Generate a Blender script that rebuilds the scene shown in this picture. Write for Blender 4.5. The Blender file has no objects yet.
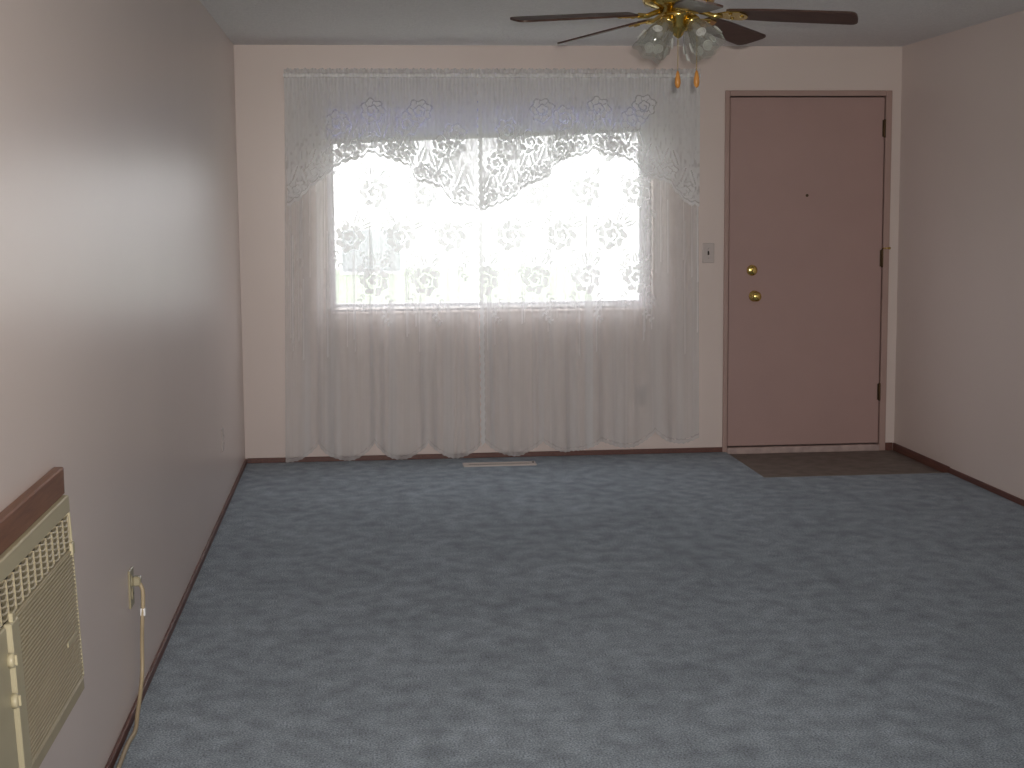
import bpy, math, random
import numpy as np
from mathutils import Matrix, Vector

random.seed(7)
rng = np.random.default_rng(7)
S = bpy.context.scene
COL = S.collection

# ------------------------------------------------------------------ camera
RIGHT = Vector((0.99498548, -0.099718, -0.00775999))
UP = Vector((0.01919018, 0.11418355, 0.99327431))
FWD = Vector((0.09816126, 0.98844243, -0.11552458))
EYE = Vector((0.7003, -9.0088, 1.4963))
cam = bpy.data.cameras.new('camera')
cam.sensor_width = 36.0
cam.lens = 1516.12 / 1024 * 36.0
cam.clip_end = 500
camo = bpy.data.objects.new('camera', cam)
m = Matrix((RIGHT, UP, -FWD)).transposed().to_4x4()
m.translation = EYE
camo.matrix_world = m
COL.objects.link(camo)
S.camera = camo

# ------------------------------------------------------------------ world, lights, exposure
SKY = 4.7
FLASH = 570.0
S.view_settings.view_transform = 'Standard'
S.view_settings.look = 'None'
S.view_settings.gamma = 1.0
S.view_settings.use_curve_mapping = False
S.view_settings.exposure = 0.0
w = bpy.data.worlds.new('overcast_sky')
S.world = w
w.use_nodes = True
bg = w.node_tree.nodes['Background']
bg.inputs[0].default_value = (0.985, 0.985, 1.0, 1)
bg.inputs[1].default_value = SKY
try:
    S.cycles.transparent_max_bounces = 24
    S.cycles.max_bounces = 12
    S.cycles.diffuse_bounces = 6
    S.cycles.use_denoising = True
    S.cycles.sample_clamp_indirect = 6.0
except Exception:
    pass

# the flash of the photographer's camera (a small lamp beside the lens)
fl = bpy.data.lights.new('camera_flash', 'SPOT')
fl.spot_size = math.radians(72)
fl.spot_blend = 1.0
fl.energy = FLASH
fl.color = (1.0, 0.93, 0.86)
fl.shadow_soft_size = 0.02
flo = bpy.data.objects.new('camera_flash', fl)
flo.location = EYE + RIGHT * 0.04 + UP * 0.06
flo.rotation_euler = (Vector((1.5, 0, 1.35)) - flo.location).to_track_quat('-Z', 'Y').to_euler()
COL.objects.link(flo)

def portal(name, loc, rot, sx, sy):
    l = bpy.data.lights.new(name, 'AREA')
    l.shape = 'RECTANGLE'; l.size = sx; l.size_y = sy
    l.cycles.is_portal = True
    o = bpy.data.objects.new(name, l)
    o.location = loc; o.rotation_euler = rot
    COL.objects.link(o)

# ------------------------------------------------------------------ room numbers
W, H = 3.970, 2.44
YR = -10.7                      # rear wall, behind the camera
WX0, WX1, WZ0, WZ1 = 0.515, 2.452, 0.886, 2.125     # front window opening
DX0, DX1, DZ1 = 2.888, 3.908, 2.18                  # door frame opening
EX0, EY0 = 2.906, -0.905                            # bare entry floor
RX0, RX1, RZ1 = 0.75, 3.25, 2.10                    # unseen glazed opening added behind the camera for light
portal('window_portal', ((WX0+WX1)/2, 0.17, (WZ0+WZ1)/2), (math.radians(-90), 0, 0), WX1-WX0, WZ1-WZ0)
portal('fill_window_portal', ((RX0+RX1)/2, YR-0.17, RZ1/2), (math.radians(90), 0, 0), RX1-RX0, RZ1)

# ------------------------------------------------------------------ materials
def mat(name, col, rough=0.6, metal=0.0, spec=0.5, noise=None, bump=None, sheen=0.0, coords='Object'):
    """noise=(scale, amount, detail)  bump=(scale, strength, distance)"""
    M = bpy.data.materials.new(name); M.use_nodes = True
    nt = M.node_tree; N = nt.nodes; L = nt.links
    b = N['Principled BSDF']
    b.inputs['Base Color'].default_value = (*col, 1)
    b.inputs['Roughness'].default_value = rough
    b.inputs['Metallic'].default_value = metal
    b.inputs['Specular IOR Level'].default_value = spec
    if sheen:
        b.inputs['Sheen Weight'].default_value = sheen
    tc = N.new('ShaderNodeTexCoord')
    if noise:
        n = N.new('ShaderNodeTexNoise'); n.inputs['Scale'].default_value = noise[0]
        n.inputs['Detail'].default_value = noise[2]
        L.new(tc.outputs[coords], n.inputs['Vector'])
        r = N.new('ShaderNodeMapRange')
        r.inputs[1].default_value = 0.3; r.inputs[2].default_value = 0.7
        r.inputs[3].default_value = 1 - noise[1]; r.inputs[4].default_value = 1 + noise[1]
        L.new(n.outputs['Fac'], r.inputs[0])
        v = N.new('ShaderNodeVectorMath'); v.operation = 'SCALE'
        v.inputs[0].default_value = col
        L.new(r.outputs[0], v.inputs['Scale'])
        L.new(v.outputs[0], b.inputs['Base Color'])
    if bump:
        n2 = N.new('ShaderNodeTexNoise'); n2.inputs['Scale'].default_value = bump[0]
        n2.inputs['Detail'].default_value = 3
        L.new(tc.outputs[coords], n2.inputs['Vector'])
        bp = N.new('ShaderNodeBump'); bp.inputs['Strength'].default_value = bump[1]
        bp.inputs['Distance'].default_value = bump[2]
        L.new(n2.outputs['Fac'], bp.inputs['Height'])
        L.new(bp.outputs[0], b.inputs['Normal'])
    return M

def carpet_mat():
    M = bpy.data.materials.new('blue_grey_carpet'); M.use_nodes = True
    nt = M.node_tree; N = nt.nodes; L = nt.links
    b = N['Principled BSDF']; b.inputs['Roughness'].default_value = 1.0
    b.inputs['Specular IOR Level'].default_value = 0.05
    tc = N.new('ShaderNodeTexCoord')
    def noise(scale, det, stretch=(1, 1, 1)):
        mp = N.new('ShaderNodeMapping'); mp.inputs['Scale'].default_value = stretch
        L.new(tc.outputs['Object'], mp.inputs[0])
        n = N.new('ShaderNodeTexNoise'); n.inputs['Scale'].default_value = scale; n.inputs['Detail'].default_value = det
        L.new(mp.outputs[0], n.inputs['Vector']); return n
    a = noise(13, 8, (1, 0.8, 1)); c = noise(170, 4); d = noise(2.2, 4)
    def rng_(n, lo, hi, a0=0.3, a1=0.7):
        r = N.new('ShaderNodeMapRange')
        r.inputs[1].default_value = a0; r.inputs[2].default_value = a1
        r.inputs[3].default_value = lo; r.inputs[4].default_value = hi
        L.new(n.outputs['Fac'], r.inputs[0]); return r
    def mul(x, y):
        q = N.new('ShaderNodeMath'); q.operation = 'MULTIPLY'
        L.new(x.outputs[0], q.inputs[0]); L.new(y.outputs[0], q.inputs[1]); return q
    k = mul(mul(rng_(a, 0.80, 1.20), rng_(c, 0.45, 1.55)), rng_(d, 0.93, 1.07))
    v = N.new('ShaderNodeVectorMath'); v.operation = 'SCALE'
    v.inputs[0].default_value = (0.318, 0.368, 0.420)
    L.new(k.outputs[0], v.inputs['Scale']); L.new(v.outputs[0], b.inputs['Base Color'])
    bp = N.new('ShaderNodeBump'); bp.inputs['Strength'].default_value = 0.7; bp.inputs['Distance'].default_value = 0.006
    L.new(c.outputs['Fac'], bp.inputs['Height']); L.new(bp.outputs[0], b.inputs['Normal'])
    return M

def wood_mat(name, c0, c1, rough=0.4, axis='X', scale=6.0):
    M = bpy.data.materials.new(name); M.use_nodes = True
    nt = M.node_tree; N = nt.nodes; L = nt.links
    b = N['Principled BSDF']; b.inputs['Roughness'].default_value = rough
    tc = N.new('ShaderNodeTexCoord'); mp = N.new('ShaderNodeMapping')
    st = {'X': (1, 14, 14), 'Y': (14, 1, 14), 'Z': (14, 14, 1)}[axis]
    mp.inputs['Scale'].default_value = st
    n = N.new('ShaderNodeTexNoise'); n.inputs['Scale'].default_value = scale; n.inputs['Detail'].default_value = 5
    n.inputs['Distortion'].default_value = 0.6
    r = N.new('ShaderNodeValToRGB')
    r.color_ramp.elements[0].position = 0.3; r.color_ramp.elements[0].color = (*c0, 1)
    r.color_ramp.elements[1].position = 0.7; r.color_ramp.elements[1].color = (*c1, 1)
    L.new(tc.outputs['Object'], mp.inputs[0]); L.new(mp.outputs[0], n.inputs['Vector'])
    L.new(n.outputs['Fac'], r.inputs[0]); L.new(r.outputs[0], b.inputs['Base Color'])
    return M

def pane_mat(name, tint=(1, 1, 1), gloss=0.06):
    M = bpy.data.materials.new(name); M.use_nodes = True
    nt = M.node_tree; N = nt.nodes; L = nt.links
    N.remove(N['Principled BSDF'])
    t = N.new('ShaderNodeBsdfTransparent'); t.inputs[0].default_value = (*tint, 1)
    g = N.new('ShaderNodeBsdfGlossy'); g.inputs['Roughness'].default_value = 0.02
    mx = N.new('ShaderNodeMixShader'); mx.inputs[0].default_value = gloss
    L.new(t.outputs[0], mx.inputs[1]); L.new(g.outputs[0], mx.inputs[2])
    L.new(mx.outputs[0], N['Material Output'].inputs[0])
    return M

def cloth_mat(name, col, attr=None, alpha=1.0, transl=0.5, lines=0.0):
    """thin cloth: part see-through, part white thread that scatters and lets light through"""
    M = bpy.data.materials.new(name); M.use_nodes = True
    nt = M.node_tree; N = nt.nodes; L = nt.links
    N.remove(N['Principled BSDF'])
    df = N.new('ShaderNodeBsdfDiffuse'); df.inputs[0].default_value = (*col, 1)
    tr = N.new('ShaderNodeBsdfTranslucent'); tr.inputs[0].default_value = (*col, 1)
    m1 = N.new('ShaderNodeMixShader'); m1.inputs[0].default_value = transl
    L.new(df.outputs[0], m1.inputs[1]); L.new(tr.outputs[0], m1.inputs[2])
    tp = N.new('ShaderNodeBsdfTransparent')
    m2 = N.new('ShaderNodeMixShader')
    L.new(tp.outputs[0], m2.inputs[1]); L.new(m1.outputs[0], m2.inputs[2])
    if attr:
        a = N.new('ShaderNodeAttribute'); a.attribute_name = attr
        L.new(a.outputs['Fac'], m2.inputs[0])
    else:
        m2.inputs[0].default_value = alpha
    L.new(m2.outputs[0], N['Material Output'].inputs[0])
    return M

WALL = mat('pale_pink_wall_paint', (0.680, 0.588, 0.552), 0.33, spec=0.33, noise=(1.2, 0.02, 3), bump=(140, 0.05, 0.001))
CEIL = mat('textured_ceiling', (0.76, 0.75, 0.75), 0.9, spec=0.1, noise=(60, 0.05, 4), bump=(70, 0.7, 0.012))
CARPET = carpet_mat()
ENTRY = mat('brown_entry_linoleum', (0.165, 0.140, 0.122), 0.55, noise=(14, 0.25, 5), bump=(60, 0.1, 0.002))
BASEW = wood_mat('reddish_brown_wood', (0.085, 0.030, 0.022), (0.15, 0.058, 0.042), 0.45, 'Y')
TRIMW = wood_mat('orange_brown_wood', (0.145, 0.058, 0.030), (0.22, 0.098, 0.052), 0.45, 'Y')
DOORP = mat('dusty_pink_door_paint', (0.40, 0.265, 0.245), 0.45, noise=(3, 0.03, 3), bump=(90, 0.05, 0.002))
FRAMEP = mat('dusty_pink_frame_paint', (0.40, 0.275, 0.245), 0.45, noise=(4, 0.04, 3))
SILLP = mat('worn_pink_threshold', (0.42, 0.32, 0.30), 0.5, noise=(20, 0.15, 3))
DARK = mat('dark_gap', (0.02, 0.017, 0.015), 0.9)
BRASS = mat('polished_brass', (0.70, 0.52, 0.17), 0.16, metal=1.0)
OLDBRASS = mat('aged_brass', (0.09, 0.06, 0.035), 0.5, metal=1.0)
VINYL = mat('white_window_vinyl', (0.72, 0.72, 0.76), 0.4)
ALU = mat('mill_aluminium', (0.75, 0.75, 0.76), 0.35, metal=0.8)
PANE = pane_mat('window_glass')
PLATE = mat('almond_plastic', (0.34, 0.30, 0.20), 0.35)
GPLATE = mat('grey_beige_plastic', (0.53, 0.47, 0.45), 0.4)
ACB = mat('beige_conditioner_plastic', (0.38, 0.325, 0.215), 0.45, noise=(8, 0.05, 3))
ACL = mat('pale_cream_plastic', (0.44, 0.39, 0.26), 0.4)
CORD = mat('tan_power_cord', (0.38, 0.30, 0.19), 0.45)
CHROME = mat('bright_metal', (0.8, 0.8, 0.8), 0.2, metal=1.0)
REG = mat('beige_register_enamel', (0.58, 0.52, 0.49), 0.45)
WHITEP = mat('white_enamel', (0.80, 0.80, 0.80), 0.4)
BLADE = wood_mat('dark_walnut_blade', (0.045, 0.022, 0.016), (0.085, 0.042, 0.030), 0.4, 'X', 4)
PULLW = mat('honey_wood_pull', (0.55, 0.24, 0.05), 0.35)
LAWN = mat('lawn_grass', (0.25, 0.30, 0.215), 0.9, noise=(2, 0.2, 5))
CONC = mat('pale_concrete', (0.62, 0.62, 0.60), 0.8, noise=(0.6, 0.04, 4))
LACE = cloth_mat('white_lace', (0.82, 0.82, 0.83), 'lace', transl=0.29)
SHADE = cloth_mat('blue_grey_shade_cloth', (0.33, 0.33, 0.62), alpha=1.0, transl=0.30)
SHADEBAR = mat('grey_hem_bar', (0.25, 0.245, 0.24), 0.6)

# ------------------------------------------------------------------ mesh helpers
class MB:
    def __init__(s): s.v = []; s.f = []; s.sm = []
    def add(s, vs, fs, smooth=False):
        o = len(s.v); s.v += [tuple(p) for p in vs]
        for f in fs: s.f.append(tuple(i + o for i in f)); s.sm.append(smooth)
        return s
    def box(s, x0, x1, y0, y1, z0, z1, T=None):
        vs = [Vector((x, y, z)) for z in (z0, z1) for y in (y0, y1) for x in (x0, x1)]
        if T is not None: vs = [T @ p for p in vs]
        return s.add(vs, [(0, 2, 3, 1), (4, 5, 7, 6), (0, 1, 5, 4), (2, 6, 7, 3), (0, 4, 6, 2), (1, 3, 7, 5)])
    def bbox(s, x0, x1, y0, y1, z0, z1, b=0.003, T=None):
        """box with chamfered edges: 24 vertices"""
        X, Y, Z = (x0, x1), (y0, y1), (z0, z1)
        vs = []; idx = {}
        for i in (0, 1):
            for j in (0, 1):
                for k in (0, 1):
                    sx, sy, sz = (1 - 2*i), (1 - 2*j), (1 - 2*k)
                    c = Vector((X[i], Y[j], Z[k]))
                    for a, off in enumerate((Vector((0, sy*b, sz*b)), Vector((sx*b, 0, sz*b)), Vector((sx*b, sy*b, 0)))):
                        idx[(i, j, k, a)] = len(vs); vs.append(c + off)
        F = []
        g = lambda i, j, k, a: idx[(i, j, k, a)]
        for i in (0, 1):
            q = [g(i, 0, 0, 0), g(i, 1, 0, 0), g(i, 1, 1, 0), g(i, 0, 1, 0)]; F.append(q if i else q[::-1])
            q = [g(0, i, 0, 1), g(0, i, 1, 1), g(1, i, 1, 1), g(1, i, 0, 1)]; F.append(q if i else q[::-1])
            q = [g(0, 0, i, 2), g(1, 0, i, 2), g(1, 1, i, 2), g(0, 1, i, 2)]; F.append(q if i else q[::-1])
        for a0 in (0, 1):
            for b0 in (0, 1):
                F.append([g(a0, b0, 0, 0), g(a0, b0, 1, 0), g(a0, b0, 1, 1), g(a0, b0, 0, 1)])
                F.append([g(a0, 0, b0, 0), g(a0, 1, b0, 0), g(a0, 1, b0, 2), g(a0, 0, b0, 2)])
                F.append([g(0, a0, b0, 1), g(1, a0, b0, 1), g(1, a0, b0, 2), g(0, a0, b0, 2)])
        for i in (0, 1):
            for j in (0, 1):
                for k in (0, 1): F.append([g(i, j, k, 0), g(i, j, k, 1), g(i, j, k, 2)])
        if T is not None: vs = [T @ p for p in vs]
        return s.add(vs, F)
    def lathe(s, prof, n=32, T=None, rmod=None, caps=True):
        """prof: list of (r, z); axis Z; rmod(angle, r, z) -> (r, z)"""
        vs = []
        for r, z in prof:
            for i in range(n):
                a = 2*math.pi*i/n
                rr, zz = rmod(a, r, z) if rmod else (r, z)
                vs.append(Vector((rr*math.cos(a), rr*math.sin(a), zz)))
        fs = [(k*n+i, k*n+(i+1) % n, (k+1)*n+(i+1) % n, (k+1)*n+i) for k in range(len(prof)-1) for i in range(n)]
        if caps:
            fs.append(tuple(range(n))[::-1]); fs.append(tuple((len(prof)-1)*n+i for i in range(n)))
        if T is not None: vs = [T @ p for p in vs]
        return s.add(vs, fs, True)
    def tube(s, pts, r, n=10, flat=1.0):
        P = [Vector(p) for p in pts]; vs = []
        prev = None
        for i, p in enumerate(P):
            t = (P[min(i+1, len(P)-1)] - P[max(i-1, 0)]).normalized()
            ref = Vector((0, 0, 1)) if abs(t.z) < 0.9 else Vector((0, 1, 0))
            if prev is None: a = t.cross(ref).normalized()
            else: a = (prev - t * prev.dot(t)).normalized()
            prev = a; b = t.cross(a)
            rr = r[i] if isinstance(r, (list, tuple)) else r
            for k in range(n):
                q = 2*math.pi*k/n
                vs.append(p + a*rr*math.cos(q)*flat + b*rr*math.sin(q))
        m_ = len(P)
        fs = [(k*n+i, k*n+(i+1) % n, (k+1)*n+(i+1) % n, (k+1)*n+i) for k in range(m_-1) for i in range(n)]
        fs.append(tuple(range(n))[::-1]); fs.append(tuple((m_-1)*n+i for i in range(n)))
        return s.add(vs, fs, True)
    def prism(s, pts2, t0, t1, T=None):
        """outline in XY extruded from z=t0 to z=t1"""
        n = len(pts2)
        vs = [Vector((x, y, t0)) for x, y in pts2] + [Vector((x, y, t1)) for x, y in pts2]
        if T is not None: vs = [T @ p for p in vs]
        fs = [tuple(range(n))[::-1], tuple(range(n, 2*n))] + [(i, (i+1) % n, n+(i+1) % n, n+i) for i in range(n)]
        return s.add(vs, fs)
    def build(s, name, material, parent=None, loc=None):
        me = bpy.data.meshes.new(name)
        me.from_pydata(s.v, [], s.f); me.validate(); me.update()
        for p, q in zip(me.polygons, s.sm): p.use_smooth = q
        import bmesh
        bm = bmesh.new(); bm.from_mesh(me); bmesh.ops.recalc_face_normals(bm, faces=bm.faces); bm.to_mesh(me); bm.free()
        me.materials.append(material)
        o = bpy.data.objects.new(name, me); COL.objects.link(o)
        if parent is not None: o.parent = parent
        if loc is not None: o.location = loc
        return o

def tag(o, label=None, cat=None, group=None, kind=None):
    if label: o['label'] = label
    if cat: o['category'] = cat
    if group: o['group'] = group
    if kind: o['kind'] = kind
    return o
def empty(name, loc=(0, 0, 0)):
    e = bpy.data.objects.new(name, None); e.location = loc; e.empty_display_size = 0.1
    COL.objects.link(e); return e
def smooth_path(pts, n=8):
    P = [Vector(p) for p in pts]; out = []
    for i in range(len(P)-1):
        a, b, c, d = P[max(i-1, 0)], P[i], P[i+1], P[min(i+2, len(P)-1)]
        for k in range(n):
            t = k/n
            out.append(0.5*((2*b)+(c-a)*t+(2*a-5*b+4*c-d)*t*t+(3*b-a-3*c+d)*t**3))
    out.append(P[-1]); return out

# ------------------------------------------------------------------ room shell
T = 0.16
b = MB(); b.box(0, W, YR, EY0, -0.10, 0); b.box(0, EX0, EY0, 0, -0.10, 0)
tag(b.build('floor', CARPET), 'blue grey cut pile carpet covering the living room floor', 'floor', kind='structure')
b = MB(); b.box(EX0, W, EY0, 0, -0.10, -0.014)
tag(b.build('floor_entry', ENTRY), 'dark brown bare square of entry floor before the door', 'floor', kind='structure')
b = MB(); b.box(-T, W+T, YR-T, T, H, H+0.12)
tag(b.build('ceiling', CEIL), 'grey white textured ceiling', 'ceiling', kind='structure')
b = MB(); b.box(-T, 0, YR, T, -0.10, H)
tag(b.build('wall_left', WALL), 'satin pale pink side wall holding the air conditioner', 'wall', kind='structure')
b = MB(); b.box(W, W+T, YR, T, -0.10, H)
tag(b.build('wall_right', WALL), 'plain pale pink side wall beside the entry door', 'wall', kind='structure')
b = MB()
b.box(0, WX0, 0, T, -0.10, H); b.box(WX0, WX1, 0, T, -0.10, WZ0); b.box(WX0, WX1, 0, T, WZ1, H)
b.box(WX1, DX0, 0, T, -0.10, H); b.box(DX0, DX1, 0, T, DZ1, H); b.box(DX1, W, 0, T, -0.10, H)
b.box(DX0, DX1, 0, T, -0.10, -0.014)
tag(b.build('wall_front', WALL), 'pale pink end wall with the curtained window and the door', 'wall', kind='structure')
b = MB()
b.box(0, RX0, YR-T, YR, -0.10, H); b.box(RX1, W, YR-T, YR, -0.10, H)
b.box(RX0, RX1, YR-T, YR, RZ1, H); b.box(RX0, RX1, YR-T, YR, -0.10, 0)
tag(b.build('wall_rear', WALL), 'pale pink end wall with the added glazed opening', 'wall', kind='structure')

# baseboards
BH, BT = 0.030, 0.011
b = MB(); b.bbox(0, BT, YR, -BT, 0, BH, 0.002)
tag(b.build('baseboard_left', BASEW), 'reddish brown baseboard under the air conditioner wall', 'baseboard', kind='structure')
b = MB(); b.bbox(BT, DX0-0.002, -BT, 0, 0, BH, 0.002)
tag(b.build('baseboard_front', BASEW), 'reddish brown baseboard below the lace curtains', 'baseboard', kind='structure')
b = MB(); b.bbox(W-BT, W, YR, EY0, 0, BH, 0.002); b.bbox(W-BT, W, EY0, -BT, -0.014, BH+0.004, 0.002)
b.bbox(DX1+0.002, W-BT, -BT, 0, -0.014, BH+0.004, 0.002)
tag(b.build('baseboard_right', BASEW), 'reddish brown baseboard running from the door along the bare wall', 'baseboard', kind='structure')
b = MB(); b.bbox(EX0, W-BT, EY0-0.004, EY0+0.004, -0.014, 0.002, 0.001)
tag(b.build('trim_1', mat('dull_carpet_strip', (0.20, 0.19, 0.18), 0.5)), 'thin edging strip between carpet and entry floor', 'trim', kind='structure')

# ------------------------------------------------------------------ window
win = empty('window_1', ((WX0+WX1)/2, 0.06, WZ0))
tag(win, 'wide picture window behind white lace curtains', 'window', kind='structure')
wl = win.location
def wbuild(b, name, m_, parent=win):
    o = b.build(name, m_, parent)
    if parent is win: o.matrix_parent_inverse = Matrix.Translation(-wl)
    return o
FW = 0.040
b = MB(); b.bbox(WX0, WX0+FW, 0.075, 0.135, WZ0, WZ1, 0.004); wbuild(b, 'frame_jamb', VINYL)
b = MB(); b.bbox(WX1-FW-0.03, WX1, 0.075, 0.135, WZ0, WZ1, 0.004); wbuild(b, 'frame_jamb', VINYL)
b = MB(); b.bbox(WX0+FW, WX1-FW-0.03, 0.075, 0.135, WZ1-0.03, WZ1, 0.004); wbuild(b, 'frame_head', VINYL)
b = MB(); b.bbox(WX0+FW, WX1-FW-0.03, 0.075, 0.135, WZ0, WZ0+0.048, 0.004); wbuild(b, 'frame_sill', VINYL)
b = MB(); b.bbox(WX0+0.03, WX1-0.22, 0.058, 0.075, WZ0+0.012, WZ0+0.030, 0.003); wbuild(b, 'bottom_track', ALU)
b = MB(); b.box(WX0+FW, WX1-FW-0.03, 0.103, 0.107, WZ0+0.048, WZ1-0.03); wbuild(b, 'pane', PANE)
b = MB(); b.bbox(WX0+0.002, WX1-0.002, -0.010, 0.075, WZ0-0.012, WZ0+0.002, 0.003); wbuild(b, 'window_stool', WALL)

# made-up glazed opening behind the camera, added to let daylight reach the front wall
fill_win = empty('fill_window', ((RX0+RX1)/2, YR-0.06, 0))
tag(fill_win, 'unseen glazed opening added behind the camera for light', 'window', kind='structure')
def pbuild(b, name, m_):
    o = b.build(name, m_, fill_win); o.matrix_parent_inverse = Matrix.Translation(-fill_win.location); return o
for (x0, x1, z0, z1, nm) in ((RX0, RX0+.06, 0, RZ1, 'frame_jamb'), (RX1-.06, RX1, 0, RZ1, 'frame_jamb'), ((RX0+RX1)/2-.04, (RX0+RX1)/2+.04, .06, RZ1-.06, 'meeting_stile'), (RX0+.06, RX1-.06, RZ1-.06, RZ1, 'frame_head'), (RX0+.06, RX1-.06, 0, .06, 'frame_sill')):
    b = MB(); b.bbox(x0, x1, YR-0.12, YR-0.05, z0, z1, 0.004); pbuild(b, nm, ALU)
for x0, x1 in ((RX0+.06, (RX0+RX1)/2-.04), ((RX0+RX1)/2+.04, RX1-.06)):
    b = MB(); b.box(x0, x1, YR-0.088, YR-0.084, .06, RZ1-.06); pbuild(b, 'pane', PANE)

# roller shade hung slightly crooked inside the window recess
sh = empty('roller_shade', ((WX0+WX1)/2, 0.04, WZ1))
tag(sh, 'short blue grey roller shade hanging crooked at the window top', 'window shade')
def sbuild(b, name, m_, parent=sh):
    o = b.build(name, m_, parent)
    if parent is sh: o.matrix_parent_inverse = Matrix.Translation(-sh.location)
    return o
SX0, SX1 = WX0+0.012, WX1-0.012
zl, zr = 1.898, 1.966
b = MB(); n = 40; vs = []
for i in range(n+1):
    t = i/n; x = SX0+(SX1-SX0)*t
    yy = 0.045+0.002*math.sin(t*21)
    vs += [(x, yy, WZ1-0.02), (x, yy, zl+(zr-zl)*t)]
b.add(vs, [(2*i, 2*i+1, 2*i+3, 2*i+2) for i in range(n)], True); sbuild(b, 'shade_cloth', SHADE)
b = MB(); b.add([(x, y, z+d) for (x, z) in ((SX0, zl), (SX1, zr)) for y in (0.038, 0.053) for d in (-0.024, 0.004)],
                [(0, 1, 3, 2), (4, 6, 7, 5), (0, 4, 5, 1), (2, 3, 7, 6), (0, 2, 6, 4), (1, 5, 7, 3)]); sbuild(b, 'hem_bar', SHADEBAR)
Tx = Matrix.Translation((WX0+0.001, 0.045, WZ1-0.022)) @ Matrix.Rotation(math.radians(90), 4, 'Y')
b = MB(); b.lathe([(0.019, 0), (0.019, WX1-WX0-0.002)], 20, Tx); sbuild(b, 'roller', SHADE)

# ------------------------------------------------------------------ door
door = empty('door_1', ((DX0+DX1)/2, 0, -0.014))
tag(door, 'dusty pink flush entry door with two brass locks', 'door', kind='structure')
DI = Matrix.Translation(-door.location)
def dbuild(b, name, m_, parent=door):
    o = b.build(name, m_, parent)
    if parent is door: o.matrix_parent_inverse = DI
    return o
SLX0, SLX1, SLZ0, SLZ1 = 2.918, 3.868, 0.034, 2.140
b = MB(); b.bbox(DX0-0.003, SLX0-0.005, -0.014, T, -0.014, DZ1, 0.003); dbuild(b, 'frame_jamb', FRAMEP)
b = MB(); b.bbox(SLX1+0.004, DX1+0.003, -0.014, T, -0.014, DZ1, 0.003); dbuild(b, 'frame_jamb', FRAMEP)
b = MB(); b.bbox(SLX0-0.005, SLX1+0.004, -0.014, T, SLZ1+0.007, DZ1, 0.003); dbuild(b, 'frame_head', FRAMEP)
b = MB(); b.bbox(SLX0-0.005, SLX1+0.004, -0.020, T, -0.014, 0.026, 0.004); dbuild(b, 'threshold', SILLP)
b = MB(); b.box(SLX0-0.005, SLX1+0.004, 0.045, 0.055, 0.026, SLZ1+0.007); dbuild(b, 'gap_shade_sheet', DARK)  # near-black sheet behind the slab colours the gap round it as shade
slab = MB().bbox(SLX0, SLX1, 0.0, 0.043, SLZ0, SLZ1, 0.002); slab = dbuild(slab, 'door_slab', DOORP)
slab.matrix_parent_inverse = DI
def on_slab(b, name, m_): 
    return b.build(name, m_, slab)
Ty = lambda x, z, y=0.0: Matrix.Translation((x, y, z)) @ Matrix.Rotation(math.radians(90), 4, 'X')   # +Z -> -Y
b = MB(); b.lathe([(0.034, 0), (0.034, 0.004), (0.028, 0.010), (0.014, 0.014), (0.012, 0.030), (0.020, 0.036), (0.029, 0.046), (0.031, 0.056), (0.027, 0.066), (0.016, 0.071), (0.003, 0.072)], 32, Ty(3.076, 0.952)); on_slab(b, 'door_knob', BRASS)
b = MB(); b.lathe([(0.033, 0), (0.033, 0.006), (0.029, 0.014), (0.020, 0.018), (0.003, 0.019)], 32, Ty(3.060, 1.108))
b.bbox(-0.0045, 0.0045, -0.018, 0.018, 0.017, 0.036, 0.002, Ty(3.060, 1.108) @ Matrix.Rotation(math.radians(20), 4, 'Z')); on_slab(b, 'deadbolt', BRASS)
b = MB(); b.lathe([(0.009, 0), (0.009, 0.002), (0.006, 0.003), (0.0005, 0.0025)], 20, Ty(3.396, 1.556)); on_slab(b, 'peephole', OLDBRASS)
for z in (1.955, 1.172, 0.352):
    h = MB(); Tm = Matrix.Translation((SLX1+0.001, -0.008, z-0.05))
    h.lathe([(0.003, -0.006), (0.007, -0.003), (0.0075, 0), (0.0075, 0.1), (0.007, 0.103), (0.003, 0.106)], 12, Tm)
    h.box(SLX1-0.012, SLX1+0.001, -0.0035, 0.001, z-0.05, z+0.05)
    dbuild(h, 'hinge', OLDBRASS)
b = MB(); b.tube([(SLX1+0.001, -0.008, 1.232), (SLX1+0.012, -0.018, 1.234), (SLX1+0.034, -0.030, 1.234)], 0.004, 10)
b.lathe([(0.002, -0.008), (0.008, -0.005), (0.009, 0), (0.008, 0.005), (0.002, 0.008)], 14, Matrix.Translation((SLX1+0.036, -0.031, 1.234)))
dbuild(b, 'hinge_pin_stop', BRASS)

# ------------------------------------------------------------------ curtains: rod, two lace panels, two lace valances
rod = empty('curtain_rod', (1.49, -0.045, 2.258))
tag(rod, 'flat white curtain rod with bent ends above the window', 'curtain rod')
def rbuild(b, name, m_):
    o = b.build(name, m_, rod); o.matrix_parent_inverse = Matrix.Translation(-rod.location); return o
RDX0, RDX1, RDZ = 0.284, 2.712, 2.258
b = MB(); b.bbox(RDX0, RDX1, -0.110, -0.105, RDZ-0.010, RDZ+0.010, 0.001); rbuild(b, 'rail', WHITEP)
for x in (RDX0, RDX1-0.004):
    b = MB(); b.bbox(x, x+0.004, -0.105, 0, RDZ-0.010, RDZ+0.010, 0.001); rbuild(b, 'return_arm', WHITEP)

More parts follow.
